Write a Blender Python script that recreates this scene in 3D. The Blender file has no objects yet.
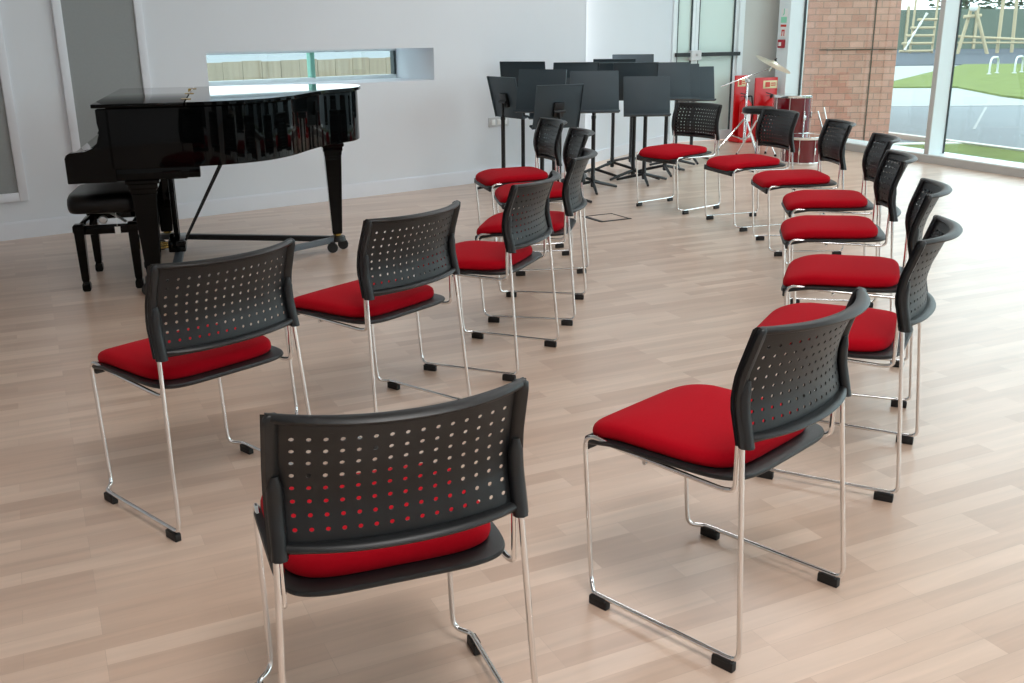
import bpy, bmesh, math, random
from math import sin, cos, pi, radians, sqrt
from mathutils import Vector, Matrix

S = bpy.context.scene
COL = S.collection
random.seed(7)

# ---------------------------------------------------------------- materials
def lin(c):
    return tuple(((v / 255) / 12.92 if v / 255 <= .04045 else ((v / 255 + .055) / 1.055) ** 2.4) for v in c) + (1.0,)

def mat(name, rgb, rough=.5, metal=0, spec=.5, **kw):
    m = bpy.data.materials.new(name); m.use_nodes = True
    b = m.node_tree.nodes['Principled BSDF']
    b.inputs['Base Color'].default_value = lin(rgb)
    b.inputs['Roughness'].default_value = rough
    b.inputs['Metallic'].default_value = metal
    b.inputs['Specular IOR Level'].default_value = spec
    for k, v in kw.items():
        b.inputs[k.replace('_', ' ')].default_value = v
    return m

def add_noise(m, scale=8, amt=.06, bump=0, bscale=200, detail=4, stretch=None):
    """mottles a material's own colour and optionally its grain"""
    nt = m.node_tree; b = nt.nodes['Principled BSDF']
    tc = nt.nodes.new('ShaderNodeTexCoord')
    src = tc.outputs['Object']
    if stretch:
        mp = nt.nodes.new('ShaderNodeMapping'); mp.inputs['Scale'].default_value = stretch
        nt.links.new(src, mp.inputs['Vector']); src = mp.outputs['Vector']
    if amt:
        n = nt.nodes.new('ShaderNodeTexNoise'); n.inputs['Scale'].default_value = scale; n.inputs['Detail'].default_value = detail
        nt.links.new(src, n.inputs['Vector'])
        mx = nt.nodes.new('ShaderNodeMix'); mx.data_type = 'RGBA'
        c = b.inputs['Base Color'].default_value
        mx.inputs['A'].default_value = tuple(max(0, v * (1 - amt)) for v in c[:3]) + (1,)
        mx.inputs['B'].default_value = tuple(min(1, v * (1 + amt)) for v in c[:3]) + (1,)
        nt.links.new(n.outputs['Fac'], mx.inputs['Factor'])
        nt.links.new(mx.outputs['Result'], b.inputs['Base Color'])
    if bump:
        n2 = nt.nodes.new('ShaderNodeTexNoise'); n2.inputs['Scale'].default_value = bscale
        nt.links.new(src, n2.inputs['Vector'])
        bp = nt.nodes.new('ShaderNodeBump'); bp.inputs['Strength'].default_value = bump; bp.inputs['Distance'].default_value = .002
        nt.links.new(n2.outputs['Fac'], bp.inputs['Height']); nt.links.new(bp.outputs['Normal'], b.inputs['Normal'])
    return m

M = {}
M['wall'] = add_noise(mat('white_wall_paint', (222, 225, 230), .75, spec=.25), 3, .015)
M['ceil'] = mat('ceiling_paint', (235, 236, 236), .9)
M['skirt'] = mat('white_gloss_paint', (226, 228, 234), .4)
M['shaded_wall'] = mat('shaded_wall_paint', (208, 210, 206), .8, spec=.2)  # wall paint greyed to carry the shade on the end wall
M['alu'] = mat('white_powder_coat', (228, 236, 238), .4)
M['alu_shaded'] = mat('shaded_powder_coat', (186, 184, 180), .45)  # frame coat darkened to stand for backlit faces
M['gasket'] = mat('rubber_gasket', (60, 70, 72), .6)
M['panel'] = add_noise(mat('acoustic_fabric', (150, 153, 153), .95, spec=.1), 60, .04, .3, 400)
M['red'] = add_noise(mat('red_fabric', (176, 9, 28), .9, spec=.08), 120, .08, .25, 900)
M['red'].node_tree.nodes['Principled BSDF'].inputs['Sheen Weight'].default_value = .02
M['plastic'] = add_noise(mat('black_plastic', (22, 24, 26), .42), 300, .05, .08, 1400)
M['pad'] = mat('black_rubber', (20, 20, 21), .6)
M['chrome'] = mat('chrome', (232, 232, 232), .07, 1)
M['steel'] = mat('satin_steel', (190, 192, 194), .3, 1)
M['lacquer'] = mat('black_lacquer', (4, 5, 5), .03, spec=.14)
M['brass'] = mat('brass', (190, 160, 90), .25, 1)
M['leather'] = add_noise(mat('black_leather', (9, 9, 10), .35, spec=.3), 60, .1, .2, 300)
M['blackpaint'] = mat('black_paint', (14, 15, 16), .4)
M['greybar'] = mat('grey_painted_steel', (82, 88, 94), .45)
M['desk'] = add_noise(mat('black_textured_steel', (48, 62, 70), .46), 300, .05, .05, 800)
M['standpole'] = mat('black_tube', (16, 20, 24), .4)
M['drumred'] = mat('burgundy_lacquer', (105, 6, 18), .15, Coat_Weight=.5)
M['drumhead'] = mat('white_drum_skin', (226, 228, 224), .5)
M['bronze'] = mat('cymbal_bronze', (226, 220, 200), .36, 1)
M['extred'] = mat('extinguisher_red', (200, 14, 20), .3)
M['cream'] = mat('cream_sign', (228, 214, 170), .5)
M['signred'] = mat('sign_red', (205, 60, 45), .5)
M['signgreen'] = mat('sign_green', (150, 222, 190), .5)
M['white'] = mat('white_plastic', (240, 240, 238), .4)
M['callred'] = mat('call_point_red', (165, 30, 48), .4)
M['doorglass'] = mat('obscured_glass', (206, 224, 217), .2)
M['socket'] = mat('socket_steel', (206, 207, 208), .4)
M['bark'] = add_noise(mat('bark', (92, 80, 66), .9), 20, .3)
M['timber'] = add_noise(mat('pale_timber', (186, 172, 142), .8), 12, .12)
M['rope'] = mat('white_rope', (225, 226, 220), .8)
M['galv'] = mat('galvanised_steel', (205, 210, 212), .4, .3)
M['paleground'] = add_noise(mat('pale_ground', (166, 170, 170), .9, spec=.2), 1.5, .05)
M['asphalt'] = add_noise(mat('asphalt', (132, 139, 143), .85, spec=.2), .8, .07, .2, 60)
M['kerb'] = mat('kerb_concrete', (222, 222, 216), .9)
M['grass'] = add_noise(mat('lawn_grass', (116, 129, 76), .95, spec=.1), 2.2, .42, .5, 90)
M['bluegrey'] = add_noise(mat('blue_rubber_surface', (84, 90, 98), .9, spec=.2), .5, .08)
M['fence'] = add_noise(mat('weathered_fence_boards', (142, 132, 114), .9, spec=.1), 2, .4, stretch=(9, 1, .4))
M['paleyard'] = mat('overexposed_ground', (244, 246, 246), .9)  # near white, to stand for overexposed ground
M['greenpost'] = mat('green_window_bar', (120, 178, 160), .5)
M['hutgreen'] = add_noise(mat('grey_green_boards', (104, 116, 104), .9), .6, .06, stretch=(3, 3, .2))

def leaf_mat(name, c):
    m = mat(name, c, .7, spec=.2); return add_noise(m, 1.2, .35)
M['leaf'] = leaf_mat('leaf_green', (86, 104, 74))
M['leaf2'] = leaf_mat('leaf_grey_green', (102, 116, 94))

def glass_mat(name, tint):
    m = bpy.data.materials.new(name); m.use_nodes = True; nt = m.node_tree
    for n in list(nt.nodes): nt.nodes.remove(n)
    o = nt.nodes.new('ShaderNodeOutputMaterial'); mx = nt.nodes.new('ShaderNodeMixShader')
    t = nt.nodes.new('ShaderNodeBsdfTransparent'); g = nt.nodes.new('ShaderNodeBsdfGlossy'); lw_ = nt.nodes.new('ShaderNodeLayerWeight')
    t.inputs['Color'].default_value = tint; g.inputs['Roughness'].default_value = .01; lw_.inputs['Blend'].default_value = .5
    pw = nt.nodes.new('ShaderNodeMath'); pw.operation = 'POWER'; pw.inputs[1].default_value = 5; nt.links.new(lw_.outputs['Facing'], pw.inputs[0])
    f = nt.nodes.new('ShaderNodeMath'); f.operation = 'MULTIPLY_ADD'; f.inputs[1].default_value = .96; f.inputs[2].default_value = .04; nt.links.new(pw.outputs[0], f.inputs[0])
    nt.links.new(f.outputs[0], mx.inputs[0]); nt.links.new(t.outputs[0], mx.inputs[1]); nt.links.new(g.outputs[0], mx.inputs[2])
    nt.links.new(mx.outputs[0], o.inputs[0]); return m
M['glass'] = glass_mat('window_glass', (.86, .92, .91, 1))

def floor_mat():
    m = mat('maple_strip_floor', (208, 178, 150), .3); nt = m.node_tree; b = nt.nodes['Principled BSDF']
    tc = nt.nodes.new('ShaderNodeTexCoord'); mp = nt.nodes.new('ShaderNodeMapping')
    mp.inputs['Rotation'].default_value = (0, 0, radians(-25.5))
    nt.links.new(tc.outputs['Object'], mp.inputs['Vector'])
    def brick(w, off, c1, c2, bias, sz=.068):
        br = nt.nodes.new('ShaderNodeTexBrick'); br.inputs['Scale'].default_value = 1
        br.inputs['Brick Width'].default_value = w; br.inputs['Row Height'].default_value = sz
        br.inputs['Mortar Size'].default_value = .0006; br.inputs['Mortar Smooth'].default_value = .5
        br.inputs['Bias'].default_value = bias; br.offset = off; br.offset_frequency = 3; br.squash = 1
        br.inputs['Color1'].default_value = c1; br.inputs['Color2'].default_value = c2
        br.inputs['Mortar'].default_value = tuple(.82 * (a + d) / 2 for a, d in zip(c1[:3], c2[:3])) + (1,)
        nt.links.new(mp.outputs['Vector'], br.inputs['Vector']); return br
    b1 = brick(.47, .37, lin((216, 190, 171)), lin((193, 163, 143)), -.1)
    # grain along the strips
    mg = nt.nodes.new('ShaderNodeMapping'); mg.inputs['Rotation'].default_value = (0, 0, radians(-25.5)); mg.inputs['Scale'].default_value = (2.2, 26, 1)
    nt.links.new(tc.outputs['Object'], mg.inputs['Vector'])
    # Mapping applies scale before rotation, so rotate first, then scale
    mg.inputs['Rotation'].default_value = (0, 0, 0); nt.links.new(mp.outputs['Vector'], mg.inputs['Vector'])
    n = nt.nodes.new('ShaderNodeTexNoise'); n.inputs['Scale'].default_value = 1; n.inputs['Detail'].default_value = 5; n.inputs['Distortion'].default_value = .6
    nt.links.new(mg.outputs['Vector'], n.inputs['Vector'])
    cr = nt.nodes.new('ShaderNodeMapRange'); cr.inputs['From Min'].default_value = .25; cr.inputs['From Max'].default_value = .75
    cr.inputs['To Min'].default_value = .88; cr.inputs['To Max'].default_value = 1.08
    nt.links.new(n.outputs['Fac'], cr.inputs['Value'])
    mul = nt.nodes.new('ShaderNodeMix'); mul.data_type = 'RGBA'; mul.blend_type = 'MULTIPLY'; mul.inputs['Factor'].default_value = 1
    nt.links.new(b1.outputs['Color'], mul.inputs['A']); nt.links.new(cr.outputs['Result'], mul.inputs['B'])
    nt.links.new(mul.outputs['Result'], b.inputs['Base Color'])
    b.inputs['Roughness'].default_value = .34
    b.inputs['Coat Weight'].default_value = .45; b.inputs['Coat Roughness'].default_value = .28
    return m
M['floor'] = floor_mat()

def brick_mat():
    m = mat('red_brick', (170, 110, 90), .9, spec=.2); nt = m.node_tree; b = nt.nodes['Principled BSDF']
    tc = nt.nodes.new('ShaderNodeTexCoord'); sx = nt.nodes.new('ShaderNodeSeparateXYZ'); cb = nt.nodes.new('ShaderNodeCombineXYZ')
    ad = nt.nodes.new('ShaderNodeMath'); ad.operation = 'ADD'
    nt.links.new(tc.outputs['Object'], sx.inputs[0]); nt.links.new(sx.outputs['X'], ad.inputs[0]); nt.links.new(sx.outputs['Y'], ad.inputs[1])
    nt.links.new(ad.outputs[0], cb.inputs['X']); nt.links.new(sx.outputs['Z'], cb.inputs['Y'])
    br = nt.nodes.new('ShaderNodeTexBrick'); br.inputs['Scale'].default_value = 1
    br.inputs['Brick Width'].default_value = .18; br.inputs['Row Height'].default_value = .079; br.inputs['Mortar Size'].default_value = .005
    br.inputs['Color1'].default_value = lin((220, 168, 150)); br.inputs['Color2'].default_value = lin((204, 146, 128)); br.inputs['Mortar'].default_value = lin((166, 136, 122))  # brick colours paled for the haze of reflections in the glass
    nt.links.new(cb.outputs[0], br.inputs['Vector'])
    n = nt.nodes.new('ShaderNodeTexNoise'); n.inputs['Scale'].default_value = 9; nt.links.new(tc.outputs['Object'], n.inputs['Vector'])
    mr = nt.nodes.new('ShaderNodeMapRange'); mr.inputs['To Min'].default_value = .85; mr.inputs['To Max'].default_value = 1.15; nt.links.new(n.outputs['Fac'], mr.inputs['Value'])
    mul = nt.nodes.new('ShaderNodeMix'); mul.data_type = 'RGBA'; mul.blend_type = 'MULTIPLY'; mul.inputs['Factor'].default_value = 1
    nt.links.new(br.outputs['Color'], mul.inputs['A']); nt.links.new(mr.outputs['Result'], mul.inputs['B'])
    nt.links.new(mul.outputs['Result'], b.inputs['Base Color']); return m
M['brick'] = brick_mat()

# ---------------------------------------------------------------- mesh builder
class MB:
    def __init__(s): s.v = []; s.f = []
    def add(s, vs, fs):
        o = len(s.v); s.v += [tuple(v) for v in vs]; s.f += [tuple(i + o for i in f) for f in fs]; return s
    def box(s, c, d, rot=None, bev=0.0):
        hx, hy, hz = d[0] / 2, d[1] / 2, d[2] / 2
        R = rot if rot is not None else Matrix.Identity(3)
        c = Vector(c)
        if bev <= 0:
            P = [(-hx, -hy, -hz), (hx, -hy, -hz), (hx, hy, -hz), (-hx, hy, -hz), (-hx, -hy, hz), (hx, -hy, hz), (hx, hy, hz), (-hx, hy, hz)]
            F = [(0, 3, 2, 1), (4, 5, 6, 7), (0, 1, 5, 4), (1, 2, 6, 5), (2, 3, 7, 6), (3, 0, 4, 7)]
            return s.add([c + R @ Vector(p) for p in P], F)
        bm = bmesh.new(); bmesh.ops.create_cube(bm, size=1)
        for v in bm.verts: v.co = Vector((v.co.x * d[0], v.co.y * d[1], v.co.z * d[2]))
        bmesh.ops.bevel(bm, geom=bm.edges[:], offset=min(bev, min(d) * .49), segments=2, affect='EDGES', profile=.5)
        bm.verts.ensure_lookup_table(); bm.verts.index_update()
        s.add([c + R @ v.co for v in bm.verts], [tuple(v.index for v in f.verts) for f in bm.faces]); bm.free(); return s
    def tube(s, pts, r, n=10, cap=True):
        pts = [Vector(p) for p in pts]; N = len(pts)
        rs = r if isinstance(r, (list, tuple)) else [r] * N
        T = []
        for i in range(N):
            t = (pts[min(i + 1, N - 1)] - pts[max(i - 1, 0)]); T.append(t.normalized())
        a = Vector((0, 0, 1)) if abs(T[0].z) < .9 else Vector((1, 0, 0))
        u = T[0].cross(a).normalized(); vs = []
        for i in range(N):
            u = (u - T[i] * u.dot(T[i])).normalized(); w = T[i].cross(u)
            for k in range(n):
                an = 2 * pi * k / n; vs.append(pts[i] + (u * cos(an) + w * sin(an)) * rs[i])
        fs = []
        for i in range(N - 1):
            for k in range(n):
                k2 = (k + 1) % n; fs.append((i * n + k, i * n + k2, (i + 1) * n + k2, (i + 1) * n + k))
        if cap: fs += [tuple(range(n - 1, -1, -1)), tuple((N - 1) * n + k for k in range(n))]
        return s.add(vs, fs)
    def ring_sweep(s, pts, A, B, n=10):
        """elliptical section with half axes A[i], B[i] (vectors) along pts"""
        vs = []; N = len(pts)
        for i in range(N):
            p = Vector(pts[i])
            for k in range(n):
                an = 2 * pi * k / n; vs.append(p + Vector(A[i]) * cos(an) + Vector(B[i]) * sin(an))
        fs = []
        for i in range(N - 1):
            for k in range(n):
                k2 = (k + 1) % n; fs.append((i * n + k, i * n + k2, (i + 1) * n + k2, (i + 1) * n + k))
        fs += [tuple(range(n - 1, -1, -1)), tuple((N - 1) * n + k for k in range(n))]
        return s.add(vs, fs)
    def lathe(s, prof, c=(0, 0, 0), R=None, n=24):
        """prof: list of (r,z)"""
        R = R if R is not None else Matrix.Identity(3); c = Vector(c); vs = []
        for r, z in prof:
            for k in range(n):
                an = 2 * pi * k / n; vs.append(c + R @ Vector((r * cos(an), r * sin(an), z)))
        fs = []; N = len(prof)
        for i in range(N - 1):
            for k in range(n):
                k2 = (k + 1) % n; fs.append((i * n + k, i * n + k2, (i + 1) * n + k2, (i + 1) * n + k))
        if prof[0][0] > 1e-6: fs.append(tuple(range(n - 1, -1, -1)))
        if prof[-1][0] > 1e-6: fs.append(tuple((N - 1) * n + k for k in range(n)))
        return s.add(vs, fs)
    def prism(s, poly, z0, z1):
        n = len(poly); vs = [(p[0], p[1], z0) for p in poly] + [(p[0], p[1], z1) for p in poly]
        fs = [tuple(range(n - 1, -1, -1)), tuple(range(n, 2 * n))] + [(i, (i + 1) % n, n + (i + 1) % n, n + i) for i in range(n)]
        return s.add(vs, fs)
    def rings(s, rings, cap0=True, cap1=True):
        n = len(rings[0]); vs = [p for r in rings for p in r]; fs = []
        for i in range(len(rings) - 1):
            for k in range(n):
                k2 = (k + 1) % n; fs.append((i * n + k, i * n + k2, (i + 1) * n + k2, (i + 1) * n + k))
        if cap0: fs.append(tuple(range(n - 1, -1, -1)))
        if cap1: fs.append(tuple((len(rings) - 1) * n + k for k in range(n)))
        return s.add(vs, fs)
    def build(s, name, m, parent=None, smooth=True, angle=38, loc=None, bevel=0, weld=False):
        me = bpy.data.meshes.new(name); me.from_pydata(s.v, [], s.f); me.validate()
        bm = bmesh.new(); bm.from_mesh(me)
        if weld: bmesh.ops.remove_doubles(bm, verts=bm.verts, dist=1e-5)
        bmesh.ops.recalc_face_normals(bm, faces=bm.faces)
        if smooth:
            for f in bm.faces: f.smooth = True
            for e in bm.edges:
                if len(e.link_faces) == 2 and e.calc_face_angle(0) > radians(angle): e.smooth = False
        bm.to_mesh(me); bm.free(); me.materials.append(m)
        o = bpy.data.objects.new(name, me); COL.objects.link(o)
        if parent is not None: o.parent = parent
        if loc is not None: o.location = loc
        if bevel:
            md = o.modifiers.new('soft', 'BEVEL'); md.width = bevel; md.segments = 2; md.limit_method = 'ANGLE'
        return o

def fillet(pts, rad, n=6):
    pts = [Vector(p) for p in pts]; out = [pts[0]]
    if not isinstance(rad, (list, tuple)): rad = [rad] * len(pts)
    for i in range(1, len(pts) - 1):
        a, b, c = pts[i - 1], pts[i], pts[i + 1]
        u = (a - b); w = (c - b); d = min(rad[i], u.length * .49, w.length * .49)
        if d < 1e-4: out.append(b); continue
        p0 = b + u.normalized() * d; p1 = b + w.normalized() * d
        for k in range(n + 1):
            t = k / n; out.append(p0 * (1 - t) ** 2 + b * 2 * t * (1 - t) + p1 * t * t)
    out.append(pts[-1]); return out

def cr_spline(pts, n=8, closed=False):
    P = [Vector(p) for p in pts]; N = len(P); out = []
    for i in range(N if closed else N - 1):
        p0 = P[(i - 1) % N] if closed or i > 0 else P[i]; p1 = P[i]; p2 = P[(i + 1) % N]; p3 = P[(i + 2) % N] if closed or i + 2 < N else P[(i + 1) % N]
        for k in range(n):
            t = k / n
            out.append(.5 * ((2 * p1) + (p2 - p0) * t + (2 * p0 - 5 * p1 + 4 * p2 - p3) * t * t + (3 * p1 - p0 - 3 * p2 + p3) * t ** 3))
    if not closed: out.append(P[-1])
    return out

def tag(o, label=None, cat=None, group=None, kind=None):
    if label: o['label'] = label
    if cat: o['category'] = cat
    if group: o['group'] = group
    if kind: o['kind'] = kind
    return o

def thing(name, label, cat, loc=(0, 0, 0), rz=0, group=None):
    o = bpy.data.objects.new(name, None); COL.objects.link(o); o.empty_display_size = .1
    o.location = loc; o.rotation_euler = (0, 0, rz); return tag(o, label, cat, group)

def copy_tree(o, parent=None):
    c = o.copy(); COL.objects.link(c)
    if parent is not None: c.parent = parent
    for ch in list(o.children): copy_tree(ch, c)
    return c

def struct(o): o['kind'] = 'structure'; return o
def Rz(a): return Matrix.Rotation(a, 3, 'Z')

# ---------------------------------------------------------------- the plan of the room
W0 = Vector((-2.556, 7.637, 0)); WU = Vector((.790, .613, 0)).normalized(); WN = Vector((WU.y, -WU.x, 0))   # left wall, WN points into the room
WA = math.atan2(WU.y, WU.x)
def wp(u, d=0, z=0): return W0 + WU * u - WN * d + Vector((0, 0, z))        # d: depth into the wall
G0 = Vector((3.872, 11.652, 0)); GU = Vector((.3757, -.9267, 0)); GM = Vector((.9267, .3757, 0))               # glass wall, GM points outdoors
GA = math.atan2(GU.y, GU.x)
def gp(t, d=0, z=0): return G0 + GU * t + GM * d + Vector((0, 0, z))
CEIL = 4.0

def wall_prism(name, poly, z0, z1, m):
    return struct(MB().prism(poly, z0, z1).build(name, m, smooth=False))

# floor slab
t_far, t_near = -2.6, 15.6
fl_poly = [(-7.4, -3.4), tuple(gp(t_near, .3)[:2]), tuple(gp(t_far, .3)[:2]), (1.0, 15.0), (-7.4, 15.0)]
p_near = gp(t_near, .3)

CX = wp(4.19, 0); D0 = Vector((1.95, 12.48, 0)); DU = Vector((.911, .412, 0)); DN = Vector((-DU.y, DU.x, 0))   # outside corner; door wall, DN away from the room
def dp(s, d=0, z=0): return D0 + DU * s + DN * d + Vector((0, 0, z))
_RN = Vector((-.885, .465, 0)); R0 = CX + _RN * .18; RD = (D0 - R0).normalized(); RN = Vector((-RD.y, RD.x, 0))
T, UL = .62, -5.7
fl_poly = [tuple(q[:2]) for q in (Vector((-7.4, p_near.y, 0)), p_near, gp(-1.9, .3), dp(1.95, 0), dp(1.95, 1.7), dp(-.3, 1.7), D0 + RN * .35, R0 + RN * .3, wp(4.19, T), wp(UL, T), Vector((-7.4, wp(UL, 0).y, 0)))]
struct(MB().prism(fl_poly, -.06, 0).build('floor', M['floor'], smooth=False))
# ceiling slab
struct(MB().prism(fl_poly, CEIL, CEIL + .15).build('ceiling', M['ceil'], smooth=False))

# left wall, with the slot window opening and its splayed far reveal
def wbox(mb, u0, u1, z0, z1, d0=0, d1=None):
    d1 = T if d1 is None else d1
    P = [wp(u0, d0), wp(u1, d0), wp(u1, d1), wp(u0, d1)]
    mb.prism([(p.x, p.y) for p in P], z0, z1)
WO0, WO1, WZ0, WZ1 = .335, 2.395, .952, 1.225
lw = MB()
UC = 4.19
wbox(lw, UL, WO0, 0, CEIL); 
# right of the window, reveal splayed
P = [wp(WO1, 0), wp(UC, 0), wp(UC, T), wp(WO1 - .045, T)]
lw.prism([(p.x, p.y) for p in P], 0, CEIL)
P = [wp(WO0, 0), wp(WO1, 0), wp(WO1 - .045, T), wp(WO0, T)]
lw.prism([(p.x, p.y) for p in P], 0, WZ0); lw.prism([(p.x, p.y) for p in P], WZ1, CEIL)
struct(lw.build('wall_left', M['wall'], smooth=False))
bb = MB(); wbox(bb, UL, UC, 0, .112, -.016, 0); wbox(bb, UL, UC, .112, .12, -.010, 0)
struct(bb.build('baseboard_left', M['skirt'], smooth=False))

# slot window in it: frame, upright, pane
wf = MB()
wbox(wf, WO0, WO1 - .04, WZ0, WZ0 + .035, T - .05, T); wbox(wf, WO0, WO1 - .04, WZ1 - .03, WZ1, T - .05, T)
win = struct(wf.build('window_1', M['alu'], smooth=False))
g = MB(); wbox(g, WO1 - .068, WO1 - .046, WZ0 + .035, WZ1 - .03, T - .06, T); g.build('gasket_strip', M['gasket'], win, smooth=False)
g = MB(); wbox(g, 1.49, 1.53, WZ0 + .03, WZ1 - .028, T - .05, T + .02); g.build('green_upright', M['greenpost'], win, smooth=False)
g = MB(); wbox(g, WO0, WO1 - .045, WZ0 + .03, WZ1 - .03, T - .022, T - .016); g.build('pane', M['glass'], win, smooth=False)

# acoustic panels set in white frames on the left wall
def acoustic(u0, u1, z0, z1, label):
    t = thing('acoustic_panel', label, 'wall panel', wp((u0 + u1) / 2, 0, z0), WA, 'framed grey acoustic panels')
    w = u1 - u0; h = z1 - z0; fw = .058
    mb = MB()
    for x in (-w / 2 + fw / 2, w / 2 - fw / 2): mb.box((x, -.014, h / 2), (fw, .028, h), bev=.004)
    for z in (fw / 2, h - fw / 2): mb.box((0, -.014, z), (w - 2 * fw, .028, fw), bev=.004)
    mb.build('frame', M['skirt'], t)
    MB().box((0, -.007, h / 2), (w - 2 * fw, .014, h - 2 * fw)).build('fabric_infill', M['panel'], t)
acoustic(-1.72, -1.055, .265, 2.9, 'grey fabric acoustic panel whose lower white frame corner shows near the piano bench')
acoustic(-.722, -.112, .265, 2.9, 'grey fabric acoustic panel in white frame rising directly behind the piano')

# twin socket on the left wall
t = thing('wall_socket', 'steel socket plate low on the wall beside the music stands', 'socket', wp(3.1, 0, .545), WA)
MB().box((0, -.005, 0), (.24, .01, .085), bev=.003).build('plate', M['socket'], t)
for k in (-1, 0, 1): MB().box((k * .07, -.012, 0), (.045, .006, .05), bev=.002).build('outlet', M['white'], t)

# recess wall beyond the corner, ending at the doors
wall_prism('wall_recess', [tuple(p[:2]) for p in (R0, D0, D0 + RN * .35, R0 + RN * .3)], 0, CEIL, M['wall'])
bb = MB(); bb.prism([tuple(p[:2]) for p in (R0 + RD * .08 - RN * .016, D0 - RN * .016, D0, R0 + RD * .08)], 0, .115)
struct(bb.build('baseboard_recess', M['skirt'], smooth=False))

# glazed double doors
def dbox(mb, s0, s1, z0, z1, d0, d1):
    mb.prism([tuple(p[:2]) for p in (dp(s0, d0), dp(s1, d0), dp(s1, d1), dp(s0, d1))], z0, z1)
DE = 1.03
df = MB(); dbox(df, .0, .03, 0, 2.3, -.03, .12); dbox(df, DE - .075, DE, 0, 2.3, -.03, .12); dbox(df, .03, DE - .075, 2.2, 2.3, -.03, .12)
door_frame = struct(df.build('door_frame_surround', M['alu'], smooth=False)); door_frame.name = 'door_1'
def leaf(s0, s1, names):
    mb = MB(); st = .05
    dbox(mb, s0, s0 + st, .01, 2.19, 0, .05); dbox(mb, s1 - st, s1, .01, 2.19, 0, .05)
    dbox(mb, s0 + st, s1 - st, .01, .13, 0, .05); dbox(mb, s0 + st, s1 - st, 2.07, 2.19, 0, .05)
    o = struct(mb.build(names, M['alu'], smooth=False))
    g = MB(); dbox(g, s0 + st, s1 - st, .13, 2.07, .02, .03); g.build('door_glass', M['doorglass'], o, smooth=False)
    g = MB(); dbox(g, s0 + st - .006, s0 + st + .006, .13, 2.07, -.002, .02); dbox(g, s1 - st - .006, s1 - st + .006, .13, 2.07, -.002, .02)
    g.build('glazing_gasket', M['gasket'], o, smooth=False)
    return o
l1 = leaf(.03, .33, 'door_2'); l2 = leaf(.335, DE - .075, 'door_3')
g = MB(); dbox(g, .03, .225, 1.03, 1.075, -.075, -.03); g.build('push_bar', M['blackpaint'], l1, smooth=False)
g = MB(); dbox(g, .395, .96, 1.03, 1.075, -.075, -.03); g.build('push_bar', M['blackpaint'], l2, smooth=False)
g = MB(); dbox(g, .245, .39, .985, 1.10, -.07, 0); g.build('lock_box', M['socket'], l2, smooth=False, bevel=.006)
g = MB(); g.box(dp(.32, -.075, 1.05), (.03, .03, .03), bev=.006); g.build('lock_cylinder', M['steel'], l2)
# end wall from the doors to the corner, greyed to carry its shade
wall_prism('wall_end', [tuple(p[:2]) for p in (dp(DE, 0), dp(1.95, 0), dp(1.95, .3), dp(DE, .3))], 0, CEIL, M['shaded_wall'])
wall_prism('wall_over_doors', [tuple(p[:2]) for p in (dp(-.1, 0), dp(DE, 0), dp(DE, .3), dp(-.1, .3))], 2.3, CEIL, M['wall'])
bb = MB(); dbox(bb, DE, 1.7, 0, .1, -.014, 0); struct(bb.build('baseboard_end', M['skirt'], smooth=False))
# lobby behind the doors
wall_prism('wall_lobby', [tuple(p[:2]) for p in (dp(-.2, 1.6), dp(1.6, 1.6), dp(1.6, 1.7), dp(-.2, 1.7))], 0, CEIL, M['wall'])

# glass wall: sill, pier, mullions, panes
def gbox(mb, t0, t1, z0, z1, d0, d1):
    mb.prism([tuple(p[:2]) for p in (gp(t0, d0), gp(t1, d0), gp(t1, d1), gp(t0, d1))], z0, z1)
SH = .088
mb = MB(); gbox(mb, -1.35, t_near, 0, SH - .012, 0, .3)
sill = struct(mb.build('trim_sill', M['alu_shaded'], smooth=False))  # sill front carries the darkened backlit tone
mb = MB(); gbox(mb, -1.35, t_near, SH - .012, SH, -.004, .3); mb.build('sill_board', M['alu'], sill, smooth=False)
mb = MB(); gbox(mb, -1.40, -1.175, 0, CEIL, -.012, .24); struct(mb.build('wall_pier', M['alu'], smooth=False))
wall_prism('wall_corner_return', [tuple(q[:2]) for q in (gp(-1.38, .08), gp(-1.38, .24), dp(1.95, 0), dp(1.76, 0))], 0, CEIL, M['shaded_wall'])
mull_t = [-1.175, 1.245, 3.6, 6.0, 8.4, 10.8, 13.2]
for i, tt in enumerate(mull_t[1:]):
    mb = MB(); gbox(mb, tt - .028, tt + .028, SH, CEIL, .004, .215)
    o = struct(mb.build('trim_mullion_%d' % (i + 1), M['alu'], smooth=False))
    c = MB(); gbox(c, tt - .03, tt + .03, SH, CEIL, -.004, .004); c.build('mullion_shaded_face', M['alu_shaded'], o, smooth=False)  # thin strip colours the backlit room side of the mullion
    c = MB(); gbox(c, tt - .04, tt + .04, SH, CEIL, .19, .205); c.build('gasket_strip', M['gasket'], o, smooth=False)
for i, (a, b) in enumerate(zip(mull_t, mull_t[1:] + [t_near])):
    mb = MB(); gbox(mb, a + .02, b - .02, SH, CEIL, .2, .206); struct(mb.build('window_%d' % (i + 2), M['glass'], smooth=False))
mb = MB(); gbox(mb, -1.175, -1.155, SH, CEIL, .19, .21); struct(mb.build('trim_1', M['gasket'], smooth=False))

# walls out of frame that close the room (behind and to the side of the camera)
a, b = wp(UL, 0), Vector((-7.25, p_near.y, 0))
wall_prism('wall_side', [(-7.4, p_near.y), (a.x, p_near.y), (a.x, a.y), (-7.4, a.y)], 0, CEIL, M['wall'])
wall_prism('wall_back', [(-7.4, p_near.y - .2), (p_near.x, p_near.y - .2), (p_near.x, p_near.y), (-7.4, p_near.y)], 0, CEIL, M['wall'])

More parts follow.
